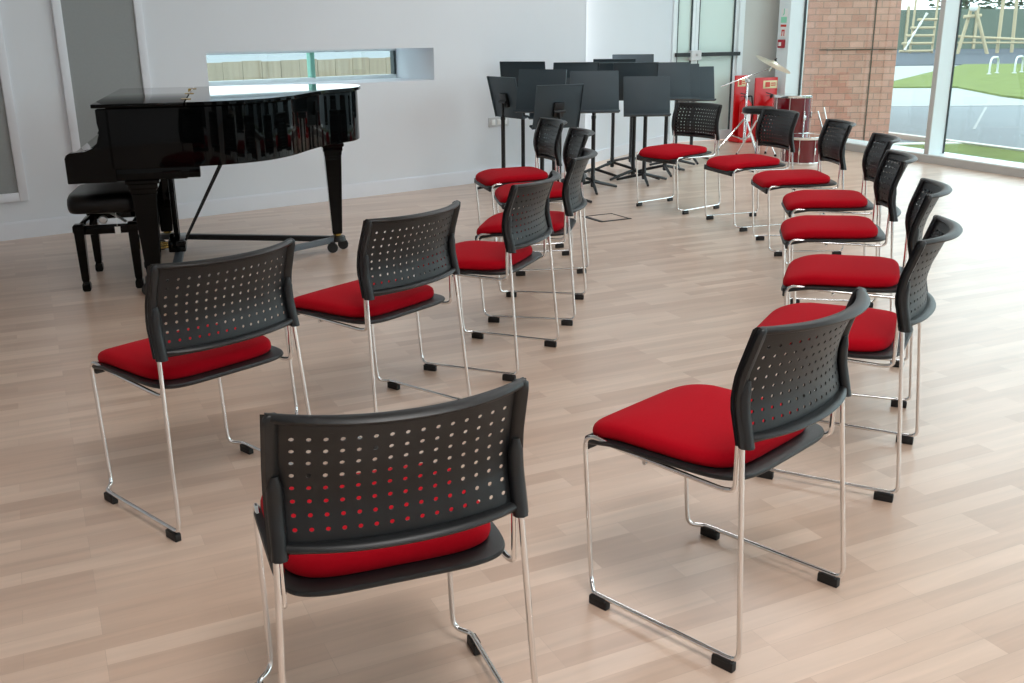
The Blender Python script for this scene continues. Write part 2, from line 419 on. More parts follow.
# notices and call point on the pier
def on_pier(tc, z, d=-.012): return gp(tc, d, z)
PR = GA + pi          # local x along the wall, local -y into the room
PT = -1.287
t = thing('exit_sign', 'pale green and white exit notice, topmost on the window pier', 'sign', on_pier(PT, 1.49), PR)
MB().box((0, .003, 0), (.12, .005, .17), bev=.002).build('plate', M['white'], t)
MB().box((0, .0065, -.045), (.114, .003, .07)).build('green_band', M['signgreen'], t)
mb = MB(); mb.box((0, .0065, .045), (.014, .003, .05)); mb.box((0, .0065, .078), (.018, .003, .016)); mb.box((.012, .0065, .02), (.03, .003, .012), rot=Matrix.Rotation(.6, 3, 'Y'))
mb.build('figure_symbol', M['signgreen'], t)
t = thing('fire_notice', 'white notice with red band and red pictogram above the call point', 'sign', on_pier(PT, 1.315), PR)
MB().box((0, .003, 0), (.11, .005, .16), bev=.002).build('plate', M['white'], t)
MB().box((0, .0065, .062), (.108, .003, .026)).build('red_band', M['signred'], t)
mb = MB(); mb.box((0, .0065, .005), (.06, .003, .02)); mb.box((-.02, .0065, -.03), (.016, .003, .06)); mb.box((.02, .0065, -.03), (.016, .003, .06)); mb.build('pictogram', M['signred'], t)
t = thing('fire_call_point', 'small red square fire call point on the window pier', 'fire alarm', on_pier(PT, 1.165), PR)
MB().box((0, .02, 0), (.1, .045, .1), bev=.008).build('body', M['callred'], t)
MB().box((.0, .0435, -.005), (.05, .004, .045), bev=.001).build('push_plate', M['white'], t)

# floor box lid
t = thing('floor_box', 'flush square floor box with dark metal rim in the wooden floor', 'floor box', (.73, 7.52, 0), radians(28))
mb = MB(); q = .125
for x, y, w, d in ((0, q, 2 * q + .01, .006), (0, -q, 2 * q + .02, .022), (q, 0, .006, 2 * q), (-q, 0, .034, 2 * q)): mb.box((x, y, .002), (w, d, .004))
mb.build('rim', M['blackpaint'], t, smooth=False)
MB().box((0, 0, .001), (2 * q - .03, 2 * q - .03, .002)).build('lid', M['floor'], t, smooth=False)

# ---------------------------------------------------------------- stacking chair
ZT, ZB = .80, .538
def yedge(t):
    a = [(0, -.226), (.3, -.207), (.42, -.205), (.6, -.212), (1, -.246)]
    for (t0, y0), (t1, y1) in zip(a, a[1:]):
        if t <= t1: return y0 + (y1 - y0) * (t - t0) / (t1 - t0)
    return a[-1][1]
def bsurf(s, t):
    W = .2365 - .006 * t
    return Vector((W * s, yedge(t) - (.046 + .024 * t) * (1 - abs(s) ** 2.2), ZB + (ZT - ZB) * t))
def make_chair():
    root = thing('stacking_chair', '', 'chair')
    # --- backrest: perforated shell
    S0 = [-1, -.95, -.905, -.86]; NC, NR = 15, 8
    su = S0 + [-.86 + 1.72 * (i + 1) / NC for i in range(NC)] + [.905, .95, 1]
    tv = [0, .05, .11] + [.11 + .76 * (j + 1) / NR for j in range(NR)] + [.93, 1]
    mb = MB(); th = .0016
    def pt(s, t, side): return bsurf(s, t) + Vector((0, side * th, 0))
    for i in range(len(su) - 1):
        for j in range(len(tv) - 1):
            s0, s1, t0, t1 = su[i], su[i + 1], tv[j], tv[j + 1]
            hole = 3 <= i < 3 + NC and 2 <= j < 2 + NR
            if not hole:
                for side in (-1, 1):
                    mb.add([pt(s0, t0, side), pt(s1, t0, side), pt(s1, t1, side), pt(s0, t1, side)], [(0, 1, 2, 3)])
                continue
            sm, tm = (s0 + s1) / 2, (t0 + t1) / 2
            oc = [(s1, tm), (s1, t1), (sm, t1), (s0, t1), (s0, tm), (s0, t0), (sm, t0), (s1, t0)]
            hs, ht = .0043 / .229, .0043 / (ZT - ZB)
            ic = [(sm + hs * cos(k * pi / 4), tm + ht * sin(k * pi / 4)) for k in range(8)]
            for side in (-1, 1):
                vs = [pt(*p, side) for p in oc] + [pt(*p, side) for p in ic]
                mb.add(vs, [(k, (k + 1) % 8, 8 + (k + 1) % 8, 8 + k) for k in range(8)])
            vs = [pt(*p, -1) for p in ic] + [pt(*p, 1) for p in ic]
            mb.add(vs, [(k, (k + 1) % 8, 8 + (k + 1) % 8, 8 + k) for k in range(8)])
    # rims
    N = 28
    ss = [-.97 + 1.94 * k / N for k in range(N + 1)]
    mb2 = MB()
    mb2.ring_sweep([bsurf(s, 1) + Vector((0, -.010 * (1 - s * s) - .002, -.004)) for s in ss], [(0, .010 + .009 * (1 - s ** 4), -.001) for s in ss], [(0, .001, .0085)] * len(ss), 10)
    mb2.ring_sweep([bsurf(s, 0) + Vector((0, -.008 * (1 - s * s), .013)) for s in ss], [(0, .010 + .008 * (1 - s ** 4), 0) for s in ss], [(0, -.001, .009)] * len(ss), 10)
    # side rails of the shell
    tt = [k / 16 for k in range(17)]
    for sg in (-1, 1):
        mb2.ring_sweep([bsurf(sg * .936, t) + Vector((0, -.003, (-.004 if t == 0 else 0))) for t in tt[:-1]] + [bsurf(sg * .934, .985) + Vector((0, -.003, .002)), bsurf(sg * .931, 1.012) + Vector((0, -.003, 0))], [(.0155, -.004 * sg, 0)] * 16 + [(.014, -.004 * sg, 0), (.009, -.002 * sg, 0)], [(.0, .0135, 0)] * 16 + [(0, .012, 0), (0, .007, 0)], 8)
        # sleeves that take the frame ends
        t2 = [k / 12 * .55 for k in range(13)]
        mb2.ring_sweep([bsurf(sg * .925, t) + Vector((0, -.012, -.004 * (1 - t / .55))) for t in t2],
                       [(.015 * (1 if t < .45 else 1 - (t - .45) * 5), 0, 0) for t in t2], [(0, .014 * (1 if t < .45 else 1 - (t - .45) * 5), 0) for t in t2], 8)
    mb.v, mb.f = mb.v, mb.f
    mb.add(mb2.v, mb2.f)
    mb.build('backrest', M['plastic'], root, weld=True, angle=50)
    # --- seat
    def outline(hw, yf, yr, n, e=4.6, er=3.4):
        pts = []
        yc = (yf + yr) / 2; hd = (yf - yr) / 2
        for k in range(n):
            an = 2 * pi * k / n; c, s_ = cos(an), sin(an); ee = e if s_ >= 0 else er
            pts.append((hw * math.copysign(abs(c) ** (2 / ee), c), yc + hd * math.copysign(abs(s_) ** (2 / ee), s_)))
        return pts
    def sag(x, y):
        z = 0
        if y > .07: z -= ((y - .07) / .165) ** 2 * .032
        z += .006 * max(0, (-y - .0) / .2)
        return z
    def pillow(out, prof, base, ctr):
        rg = []
        for f, z in prof:
            rg.append([(x * f, ctr + (y - ctr) * f, base + z + sag(x * f, ctr + (y - ctr) * f)) for x, y in out])
        return rg
    n = 64
    o1 = outline(.208, .234, -.196, n, 6, 4.8)
    prof = [(.0, .0), (.96, 0), (.99, .005), (1, .014), (.998, .023), (.985, .031), (.96, .036), (.90, .040), (.7, .044), (.4, .046), (.15, .047)]
    MB().rings(pillow(o1, prof, .441, 0)).build('seat_cushion', M['red'], root, angle=60)
    o2 = outline(.222, .237, -.234, n, 8, 5.6)
    prof2 = [(.1, -.004), (.6, -.004), (.97, -.004), (.995, 0), (1, .004), (.99, .009), (.96, .0105), (.5, .0105), (.1, .0105)]
    mb = MB().rings(pillow(o2, prof2, .431, 0))
    mb.box((0, .219, .403), (.40, .014, .036), bev=.005)
    mb.build('seat_pan', M['plastic'], root, angle=50)
    # --- side frames, each one bent rod with two foot pads
    R = .0061
    for sg in (-1, 1):
        path = [(sg * .217, -.222, .66), (sg * .222, -.236, .538), (sg * .246, -.274, .030), (sg * .246, .135, .030), (sg * .244, .150, .030), (sg * .214, .182, .034),
                (sg * .212, .188, .075), (sg * .212, .214, .436), (sg * .212, .10, .425), (sg * .213, -.185, .416), (sg * .216, -.218, .424), (sg * .217, -.218, .66)]
        rad = [0, .0, .03, .02, .012, .02, .02, .045, .03, .02, .02, 0]
        path[1] = tuple((Vector(path[0]) * .45 + Vector(path[2]) * .55))
        path[1] = (sg * .2235, -.233, .538)
        fr = MB().tube(fillet(path, rad, 7), R, 10).build('side_frame', M['chrome'], root, angle=70)
        for y in (.129, -.235):
            m2 = MB(); m2.box((sg * .246, y, .0125), (.019, .056, .025), bev=.003); m2.box((sg * .246, y - .0, .025), (.021, .040, .010), bev=.003)
            m2.build('foot_pad', M['pad'], fr)
    MB().tube([(-.2, .04, .405), (.2, .04, .405)], R, 8).build('cross_bar', M['chrome'], root)
    return root

CH = [
 ((-0.279, 1.806), 0.365, 'red-seated black chair nearest the viewer, its whole perforated back turned to us'),
 ((0.478, 2.276), 0.793, 'red-seated chair at the near end of the right-hand row, side frame in full view'),
 ((-0.986, 2.899), 0.841, 'red-seated chair in front of the piano keyboard end, second in that row'),
 ((-0.528, 3.518), 0.913, 'red-seated chair just past the piano tail, third in the row beside the piano, back turned'),
 ((-0.136, 4.190), 1.178, 'red-seated chair fourth along the row beside the piano, grey sheen on its back'),
 ((0.082, 4.948), 1.391, 'red-seated chair fifth along the row beside the piano, back edge-on near the floor box'),
 ((0.15, 5.95), 1.70, 'red-seated chair sixth along the row beside the piano, mostly hidden behind the fifth'),
 ((0.026, 6.626), 1.849, 'red-seated chair under the music stands at the far end of the row beside the piano'),
 ((1.037, 3.086), 1.086, 'red-seated chair second in the right-hand row, its seat partly behind the large near chair'),
 ((1.328, 3.847), 1.228, 'red-seated chair third in the right-hand row, its back overlapped by the second chair'),
 ((1.548, 4.742), 1.37, 'red-seated chair fourth in the right-hand row, seen from the side before the glass wall'),
 ((1.772, 5.546), 1.404, 'red-seated chair fifth in the right-hand row, back seen against the pale window sill'),
 ((1.812, 6.387), 1.569, 'red-seated chair sixth in the right-hand row, its back below the brickwork outside'),
 ((1.690, 7.215), 1.873, 'red-seated chair turned half towards us in front of the drum kit'),
 ((1.295, 7.910), 2.249, 'red-seated chair facing us at the far end, between music stands and drum kit'),
]
chair = make_chair()
for i, ((x, y), a, lab) in enumerate(CH):
    c = chair if i == 0 else copy_tree(chair)
    c.location = (x, y, 0); c.rotation_euler = (0, 0, a); tag(c, lab, 'chair', 'red seated chairs in a horseshoe')

# ---------------------------------------------------------------- grand piano
PA = radians(15)
PC = Vector((-1.97, 5.37, 0))            # treble front leg on the floor
pA = Vector((cos(PA), sin(PA), 0)); pB = Vector((-sin(PA), cos(PA), 0))
KA, KB = .36, -.62                        # that leg in piano coordinates
porg = PC - pA * KA - pB * KB
piano = thing('grand_piano', 'glossy black grand piano with its lid closed, standing along the white wall', 'piano', porg, PA)
def outline_piano(off=0, a0=.30):
    ctrl = [(.62, -.735), (.80, -.715), (1.0, -.62), (1.16, -.43), (1.28, -.18), (1.39, .02), (1.49, .13), (1.59, .24), (1.645, .40), (1.64, .56), (1.58, .68), (1.48, .735)]
    sp = cr_spline([(a, b, 0) for a, b in ctrl], 6)
    pts = [(a0, -.735)] + [(p.x, p.y) for p in sp] + [(a0, .735)]
    if off:
        out = []; n = len(pts)
        for i in range(n):
            p0 = Vector(pts[i - 1]); p1 = Vector(pts[i]); p2 = Vector(pts[(i + 1) % n])
            d = (p2 - p0); 
            if i == 0: out.append((a0 , pts[i][1] - off)); continue
            if i == n - 1: out.append((a0, pts[i][1] + off)); continue
            d.normalize(); out.append((p1.x + d.y * off, p1.y - d.x * off))
        pts = out
    return pts
ZL, ZR0 = 1.015, .70
MB().prism(outline_piano(0, .22), ZR0, ZL - .004).build('case', M['lacquer'], piano, angle=30, bevel=.004)
# lid in two pieces: the main lid and its folding front flap
lo = outline_piano(.022, .62)
MB().prism(lo, ZL, ZL + .02).build('lid', M['lacquer'], piano, angle=30, bevel=.004)
MB().box(((.16 + .612) / 2, 0, ZL + .010), (.612 - .16, 1.514, .02), bev=.004).build('lid_flap', M['lacquer'], piano)
for b in (-.5, .0, .5): MB().box((.616, b, ZL + .0215), (.05, .05, .003)).build('lid_hinge', M['brass'], piano)
# key end: cheeks with their curved arms, key bed, fallboard, key slip
for b in (-.70, .70):
    prof = [(0, .635), (0, .765), (.008, .782), (.025, .792), (.10, .798), (.145, .815), (.172, .85), (.182, .90), (.176, .94), (.176, 1.008), (.24, 1.008), (.24, .635)]
    mb = MB(); n = len(prof)
    vs = [(a, b - .035, z) for a, z in prof] + [(a, b + .035, z) for a, z in prof]
    mb.add(vs, [tuple(range(n - 1, -1, -1)), tuple(range(n, 2 * n))] + [(i, (i + 1) % n, n + (i + 1) % n, n + i) for i in range(n)])
    mb.build('cheek_arm', M['lacquer'], piano, angle=25, bevel=.004)
MB().box((.30, 0, .675), (.56, 1.40, .05), bev=.006).build('key_bed', M['lacquer'], piano)
MB().box((.36, 0, .645), (.46, 1.34, .03), bev=.004).build('under_frame', M['lacquer'], piano)
MB().box((.018, 0, .73), (.03, 1.33, .06), bev=.005).build('key_slip', M['lacquer'], piano)
mb = MB(); pr = [(.04, .73), (.04, .785), (.12, .805), (.155, .83), (.175, .89), (.175, .98), (.20, .98), (.20, .73)]; n = len(pr)
mb.add([(a, -.665, z) for a, z in pr] + [(a, .665, z) for a, z in pr], [tuple(range(n - 1, -1, -1)), tuple(range(n, 2 * n))] + [(i, (i + 1) % n, n + (i + 1) % n, n + i) for i in range(n)])
mb.build('fallboard', M['lacquer'], piano, angle=25)
# treble and bass side blocks below the case
for b in (-.66, .66): MB().box((.385, b, .672), (.55, .13, .06), bev=.004).build('side_block', M['lacquer'], piano)
LB = .105
def pleg(a, b, ztop, k):
    mb = MB()
    def sq(w, z, k=k):
        w *= k
        return [(a - w, b - w, z), (a + w, b - w, z), (a + w, b + w, z), (a - w, b + w, z)]
    mb.rings([sq(.034, LB + .012), sq(.038, LB + .02), sq(.064, ztop - .075)])
    mb.rings([sq(.066, ztop - .075), sq(.068, ztop - .06), sq(.068, ztop - .05), sq(.075, ztop - .045), sq(.075, ztop - .022), sq(.086, ztop - .018), sq(.086, ztop)])
    o = mb.build('leg', M['lacquer'], piano, angle=20, bevel=.003)
    MB().lathe([(.02, LB - .004), (.026, LB + .0), (.026, LB + .014), (.03, LB + .02)], (a, b, 0), n=16).build('ferrule', M['brass'], o)
LEGS = [(KA, KB), (KA, .62), (1.44, .185)]
for (a, b), zt, k in zip(LEGS, (.635, .635, .70), (1, 1, .82)): pleg(a, b, zt, k)
# pedal lyre
mb = MB()
for b in (-.05, .05): mb.box((.46, b, .40), (.03, .028, .46), bev=.004)
mb.box((.46, 0, .61), (.06, .22, .05), bev=.006)
mb.box((.46, 0, .155), (.10, .26, .07), bev=.008)
mb.build('pedal_lyre', M['lacquer'], piano)
for b in (-.07, 0, .07): MB().box((.38, b, .145), (.12, .026, .014), bev=.005).build('pedal', M['brass'], piano)
for b in (-.09, .09): MB().tube([(.50, b * .6, .16), (.80, b * 1.6, .70)], .006, 8).build('lyre_brace', M['blackpaint'], piano)

# wheeled dolly under the piano legs
dolly = thing('piano_dolly', 'black steel three-armed wheeled dolly under the grand piano legs', 'dolly', porg, PA)
jx = Vector((.78, .10, 0))
def bar(p, q, w, h, z, name, m):
    p = Vector((p[0], p[1], 0)); q = Vector((q[0], q[1], 0)); d = q - p
    return MB().box(((p.x + q.x) / 2, (p.y + q.y) / 2, z), (d.length, w, h), rot=Rz(math.atan2(d.y, d.x)), bev=.004).build(name, m, dolly)
L1, L2, L3 = LEGS
bar(L2, L3, .04, .035, .080, 'long_bar', M['blackpaint']); bar(L1, L3, .04, .035, .080, 'long_bar', M['greybar'])
q = .30
m1 = (L2[0] + (L3[0] - L2[0]) * .06, L2[1] + (L3[1] - L2[1]) * .06); m2 = (L1[0] + (L3[0] - L1[0]) * .06, L1[1] + (L3[1] - L1[1]) * .06)
bar((L2[0] + .10, L2[1]), (L1[0] + .10, L1[1] + .1), .05, .03, .080, 'cross_bar', M['greybar'])
for a, b in LEGS:
    cup = MB().lathe([(.055, .068), (.055, .074), (.05, .098), (.044, .098), (.042, .0985), (.0, .0985)], (a, b, 0), n=20).build('leg_cup', M['blackpaint'], dolly)
    for k in range(2):
        an = k * pi + .9
        cx, cy = a + .062 * cos(an), b + .062 * sin(an)
        w = MB().lathe([(.012, -.014), (.03, -.014), (.034, -.009), (.034, .009), (.03, .014), (.012, .014)], (cx, cy, .034), Matrix.Rotation(pi / 2, 3, 'X'), 18)
        w.box((cx, cy, .066), (.03, .042, .012), bev=.003)
        w.build('caster', M['pad'], cup)

# piano bench
bench = thing('piano_bench', 'black padded piano bench tucked under the keyboard end of the piano', 'bench', (-2.30, 5.70, 0), radians(104))
BL, BD = .56, .39
lx, ly = BL / 2 - .03, .14
for sx in (-1, 1):
    for sy in (-1, 1):
        def sq(w, z, a=sx * lx, b=sy * ly): return [(a - w, b - w, z), (a + w, b - w, z), (a + w, b + w, z), (a - w, b + w, z)]
        MB().rings([sq(.016, 0), sq(.022, .012), sq(.022, .04), sq(.016, .055), sq(.020, .07), sq(.026, .33), sq(.03, .34), sq(.03, .37), sq(.022, .38)]).build('leg', M['lacquer'], bench, angle=20, bevel=.002)
for sy in (-1, 1): MB().box((0, sy * ly, .345), (BL - .1, .022, .05), bev=.003).build('rail', M['lacquer'], bench)
for sx in (-1, 1): MB().box((sx * lx, 0, .345), (.022, BD - .1, .05), bev=.003).build('rail', M['lacquer'], bench)
out = []
for k in range(48):
    an = 2 * pi * k / 48; c, s_ = cos(an), sin(an)
    out.append((BL / 2 * math.copysign(abs(c) ** .3, c), BD / 2 * math.copysign(abs(s_) ** .3, s_)))
prof = [(.1, .435), (.93, .435), (.97, .44), (1, .46), (1.005, .485), (.99, .51), (.94, .53), (.8, .538), (.4, .54), (.1, .54)]
MB().rings([[(x * f, y * f, z) for x, y in out] for f, z in prof]).build('padded_seat', M['leather'], bench, angle=60)
mb = MB()
for sg in (-1, 1): mb.tube([(sg * .2, -.1, .375), (sg * .05, .0, .405), (sg * .2, .1, .435)], .008, 6)
mb.build('lift_linkage', M['steel'], bench)
for sx in (-1,): 
    MB().lathe([(.008, 0), (.008, .05), (.022, .055), (.024, .075), (.018, .085), (0, .086)], (sx * (BL / 2 - .03), 0, .41), Matrix.Rotation(-pi / 2, 3, 'Y'), 14).build('height_knob', M['steel'], bench)
tg = MB(); tg.box((-BL / 2 + .02, -.06, .335), (.003, .03, .045), bev=.001); tg.tube([(-BL / 2 + .02, -.06, .36), (-BL / 2 + .02, -.06, .435)], .0015, 5)
tg.build('hang_tag', M['white'], bench)

# ---------------------------------------------------------------- music stands
def make_stand():
    t = thing('music_stand', '', 'music stand')
    # three curved legs on a hub
    for k in range(3):
        an = radians(90 + 120 * k); d = Vector((cos(an), sin(an), 0))
        pts = fillet([d * .015 + Vector((0, 0, .075)), d * .12 + Vector((0, 0, .05)), d * .27 + Vector((0, 0, .011))], .06, 5)
        MB().tube(pts, [.014] * (len(pts) - 1) + [.011], 8).build('leg', M['standpole'], t)
    MB().lathe([(.016, .03), (.02, .04), (.02, .12), (.018, .13), (.018, .62), (.021, .625), (.021, .65), (.013, .655)], n=16).build('outer_tube', M['standpole'], t)
    hd = bpy.data.objects.new('desk', None)
    # the desk head slides on the inner tube
    W, H = .42, .36
    tilt = Matrix.Rotation(radians(14), 3, 'X')      # leans back from the player (front faces +y)
    mb = MB()
    mb.box(tilt @ Vector((0, .03, .0)) + Vector((0, 0, 0)), (W, .006, H), rot=tilt, bev=.0025)
    mb.box(tilt @ Vector((0, .058, -H / 2 + .004)), (W, .055, .006), rot=tilt, bev=.0025)
    mb.box(tilt @ Vector((0, .085, -H / 2 + .010)), (W, .004, .016), rot=tilt, bev=.001)
    mb.box(tilt @ Vector((0, .026, H / 2 - .004)), (W, .014, .008), rot=tilt, bev=.002)
    for sg in (-1, 1): mb.box(tilt @ Vector((sg * (W / 2 - .003), .026, 0)), (.006, .014, H), rot=tilt, bev=.002)
    desk = mb.build('desk', M['desk'], t)
    br = MB(); br.box(tilt @ Vector((0, .015, -.02)), (.09, .03, .12), rot=tilt, bev=.006); br.tube([(-.05, .0, -.03), (.05, 0, -.03)], .012, 10)
    br.build('tilt_bracket', M['standpole'], desk)
    MB().tube([(0, 0, -.45), (0, 0, -.02)], .0115, 10).build('inner_tube', M['standpole'], desk)
    return t, desk
ST = [
 ((-.06, 8.84), .99, -55, 'black music stand set apart on its own, seen from behind beside the white wall'),
 ((.12, 9.32), 1.10, -15, 'tall black music stand at the wall, desk turned away behind blue-grey desks'),
 ((.27, 8.53), 1.06, 158, 'music stand with raised blue-grey desk, in front of the stand turned away by the wall'),
 ((.39, 8.97), .97, 168, 'music stand with low blue-grey desk peeping out beside the dark near desk'),
 ((.40, 8.20), .955, 24, 'music stand with low dark desk turned away, above the two hidden chair backs'),
 ((.73, 8.86), 1.03, 183, 'music stand with pale grey desk facing us, nearest the chairs in the cluster'),
 ((.60, 9.29), 1.09, 8, 'music stand with black desk top showing above the pale grey desk, wall side'),
 ((.80, 9.70), 1.07, 4, 'music stand with black desk top just behind the pale grey desk, door side'),
 ((1.03, 10.16), 1.09, 5, 'music stand with black desk turned away, highest in the middle of the cluster'),
 ((1.26, 10.54), 1.12, 178, 'music stand whose desk corner just shows above the black middle desk'),
 ((1.24, 9.30), .96, 181, 'music stand with square low grey desk facing us, beside the chair at the far end'),
 ((1.52, 9.88), 1.06, 185, 'music stand with grey desk behind, its ledge lines showing, towards the doors'),
 ((1.17, 9.56), 1.075, 2, 'music stand with dark bracketed desk turned away, between two grey desks'),
 ((1.69, 10.32), 1.03, 182, 'music stand with grey desk partly covered, next to the doorside one'),
 ((1.93, 10.76), .985, 186, 'music stand with wide grey desk at the door end of the cluster'),
]
stand0, _ = make_stand()
for i, ((x, y), zt, a, lab) in enumerate(ST):
    c = stand0 if i == 0 else copy_tree(stand0)
    c.location = (x, y, 0); c.rotation_euler = (0, 0, radians(a)); tag(c, lab, 'music stand', 'black music stands in the corner')
    for ch in c.children:
        if ch.name.startswith('desk'): ch.location = (0, 0, zt - .36 / 2 * cos(radians(14)) - .012)

# ---------------------------------------------------------------- drum kit
def drum(name, label, loc, r, h, z0, legs=False, tilt=0):
    t = thing(name, label, 'drum', loc); t.rotation_euler = (tilt, 0, .4)
    MB().lathe([(r, z0 + .012), (r, z0 + h - .012)], n=32).build('shell', M['drumred'], t)
    for z, nm in ((z0, 'bottom_hoop'), (z0 + h - .028, 'top_hoop')):
        MB().lathe([(r - .004, z), (r + .010, z), (r + .012, z + .004), (r + .012, z + .024), (r + .008, z + .028), (r - .004, z + .028)], n=32).build(nm, M['chrome'], t)
    MB().lathe([(r - .003, z0 + h - .016), (r - .02, z0 + h - .012), (0, z0 + h - .012)], n=32).build('drum_skin', M['drumhead'], t)
    for k in range(8):
        an = 2 * pi * k / 8; p = Vector(((r + .010) * cos(an), (r + .010) * sin(an), 0))
        mb = MB(); mb.box(p + Vector((0, 0, z0 + h * .5)), (.02, .016, min(.07, h * .3)), rot=Rz(an), bev=.004)
        mb.tube([p + Vector((0, 0, z0 + .01)), p + Vector((0, 0, z0 + h - .008))], .003, 6); mb.build('lug', M['chrome'], t)
    if legs:
        for k in range(3):
            an = 2 * pi * k / 3 + .5; p = Vector(((r + .03) * cos(an), (r + .03) * sin(an), 0))
            mb = MB(); mb.tube([p * 1.12 + Vector((0, 0, .012)), p + Vector((0, 0, .10)), p + Vector((0, 0, z0 + h * .62))], .006, 8)
            mb.box(p + Vector((0, 0, z0 + h * .45)) - p.normalized() * .012, (.05, .03, .05), rot=Rz(an), bev=.006)
            l = mb.build('leg', M['chrome'], t)
            MB().lathe([(.012, 0), (.014, .008), (.01, .022), (.006, .026)], p * 1.12, n=10).build('rubber_foot', M['pad'], l)
    return t
drum('floor_tom', 'deep burgundy floor tom on chrome legs, tallest drum before the brickwork', (3.14, 11.35, 0), .20, .43, .22, True)
drum('snare_drum', 'shallow burgundy drum with white skin resting on the floor beside the tom', (3.05, 10.55, 0), .20, .285, .0)
# throne
t = thing('drum_throne', 'round black drum stool with chrome tripod beside the fire extinguishers', 'stool', (2.70, 11.05, 0))
MB().lathe([(.03, .475), (.16, .475), (.175, .485), (.18, .51), (.17, .535), (.14, .545), (0, .548)], n=32).build('seat', M['leather'], t)
MB().lathe([(.014, .2), (.014, .47), (.03, .475)], n=14).build('post', M['chrome'], t)
for k in range(3):
    an = 2 * pi * k / 3 + .3; d = Vector((cos(an), sin(an), 0))
    l = MB().tube([d * .016 + Vector((0, 0, .40)), d * .24 + Vector((0, 0, .012))], .009, 8).build('leg', M['chrome'], t)
    MB().lathe([(.012, 0), (.015, .01), (.012, .028), (.008, .03)], d * .24, n=10).build('rubber_foot', M['pad'], l)
# cymbal stand with boom
cs = Vector((2.70, 11.66, 0))
t = thing('cymbal_stand', 'chrome tripod boom stand holding the cymbal, in front of the fire extinguishers', 'stand', cs)
MB().tube([(0, 0, .10), (0, 0, .42), (0, 0, .43), (0, 0, .79)], [.016, .016, .011, .011], 12).build('column', M['chrome'], t)
for k in range(3):
    an = 2 * pi * k / 3 + 2.9; d = Vector((cos(an), sin(an), 0))
    mb = MB(); mb.tube([d * .014 + Vector((0, 0, .36)), d * .29 + Vector((0, 0, .014))], .009, 8); mb.tube([d * .014 + Vector((0, 0, .13)), d * .155 + Vector((0, 0, .18))], .006, 8)
    l = mb.build('leg', M['chrome'], t)
    MB().lathe([(.013, 0), (.016, .012), (.012, .032), (.008, .034)], d * .29, n=10).build('rubber_foot', M['pad'], l)
b0, b1 = Vector((-.29, .02, .725)), Vector((.21, -.20, .935))
mb = MB(); mb.tube([b0, b1], .0065, 8); mb.tube([b1 - Vector((.02, -.01, .04)), b1 + Vector((.02, -.01, .05))], .008, 8); mb.build('boom_arm', M['chrome'], t)
mb = MB(); mb.box((0, 0, .79), (.05, .045, .05), bev=.01); mb.tube([(0, -.04, .79), (0, .04, .79)], .014, 10); mb.box((0, 0, .43), (.05, .04, .035), bev=.008); mb.tube([(-.05, 0, .43), (.05, 0, .43)], .006, 8)
mb.build('clamp', M['chrome'], t)
cy = thing('cymbal', 'pale bronze cymbal tilted on the boom stand against the shaded end wall', 'cymbal', cs + b1 + Vector((.022, -.011, .053)))
cy.rotation_euler = (radians(12), radians(24), 0)
MB().lathe([(.006, .022), (.02, .021), (.042, .012), (.05, .004), (.12, -.006), (.215, -.020), (.215, -.0215), (.12, -.0075), (.05, .0025), (.006, .0195)], n=48).build('disc', M['bronze'], cy)
MB().lathe([(.004, .02), (.014, .024), (.014, .036), (.006, .04), (.006, .055), (0, .056)], n=12).build('felt_and_nut', M['pad'], cy)
# second, folded stand by the snare
t = thing('folded_stand', 'two thin chrome rods of a folded stand rising behind the small drum', 'stand', (3.36, 10.95, 0))
MB().tube([(.13, .04, .010), (-.05, -.0, .50)], .009, 8).build('rod', M['chrome'], t)
MB().tube([(.16, -.02, .010), (.01, 0, .54)], .009, 8).build('rod', M['chrome'], t)
MB().tube([(.115, .0, .07), (.155, .03, .07)], .012, 8).build('collar', M['chrome'], t)

# fire extinguisher stands
def ext_stand(loc, rz, w, h, label, sgn):
    t = thing('fire_extinguisher_stand', label, 'fire extinguisher stand', loc, rz, 'red fire extinguisher stands')
    mb = MB(); mb.box((0, .06, h / 2 + .02), (w, .022, h - .02), bev=.008); mb.build('back_panel', M['extred'], t)
    mb = MB(); mb.box((0, 0, .03), (w + .04, .24, .06), bev=.02); mb.build('foot', M['extred'], t)
    MB().box((sgn, .046, h - .075), (w * .62, .006, .095), bev=.002).build('sign', M['cream'], t)
    mb = MB(); mb.box((sgn - w * .12, .0415, h - .075), (w * .2, .004, .06)); mb.box((sgn + w * .13, .0415, h - .06), (w * .2, .004, .012)); mb.box((sgn + w * .13, .0415, h - .085), (w * .2, .004, .012))
    mb.build('pictogram', M['signred'], t)
    return t
def extinguisher(loc, label, r=.075, h=.47):
    t = thing('fire_extinguisher', label, 'fire extinguisher', loc, radians(20), 'red fire extinguishers')
    MB().lathe([(r * .6, 0), (r * .95, .008), (r, .03), (r, h * .82), (r * .9, h * .88), (r * .55, h * .95), (r * .3, h * .97), (r * .3, h)], n=28).build('cylinder', M['extred'], t)
    mb = MB(); mb.lathe([(.02, h), (.022, h + .03), (.012, h + .035)], n=12); mb.box((-.03, 0, h + .05), (.10, .018, .012), rot=Matrix.Rotation(.25, 3, 'Y'), bev=.003); mb.box((-.03, 0, h + .025), (.08, .016, .008), bev=.002)
    mb.build('valve', M['blackpaint'], t)
    MB().tube(fillet([(.02, 0, h + .02), (.07, -.02, h + .03), (r + .02, -.02, h * .7), (r + .012, -.01, h * .3)], .05, 5), .010, 8).build('hose', M['pad'], t)
    mb = MB(); aa = [radians(-128 + 8 * k) for k in range(9)]
    vs = [((r + .0015) * cos(a), (r + .0015) * sin(a), z) for z in (h * .42, h * .66) for a in aa]
    mb.add(vs, [(k, k + 1, 10 + k, 9 + k) for k in range(8)]); mb.build('paper_label', M['white'], t)
    return t
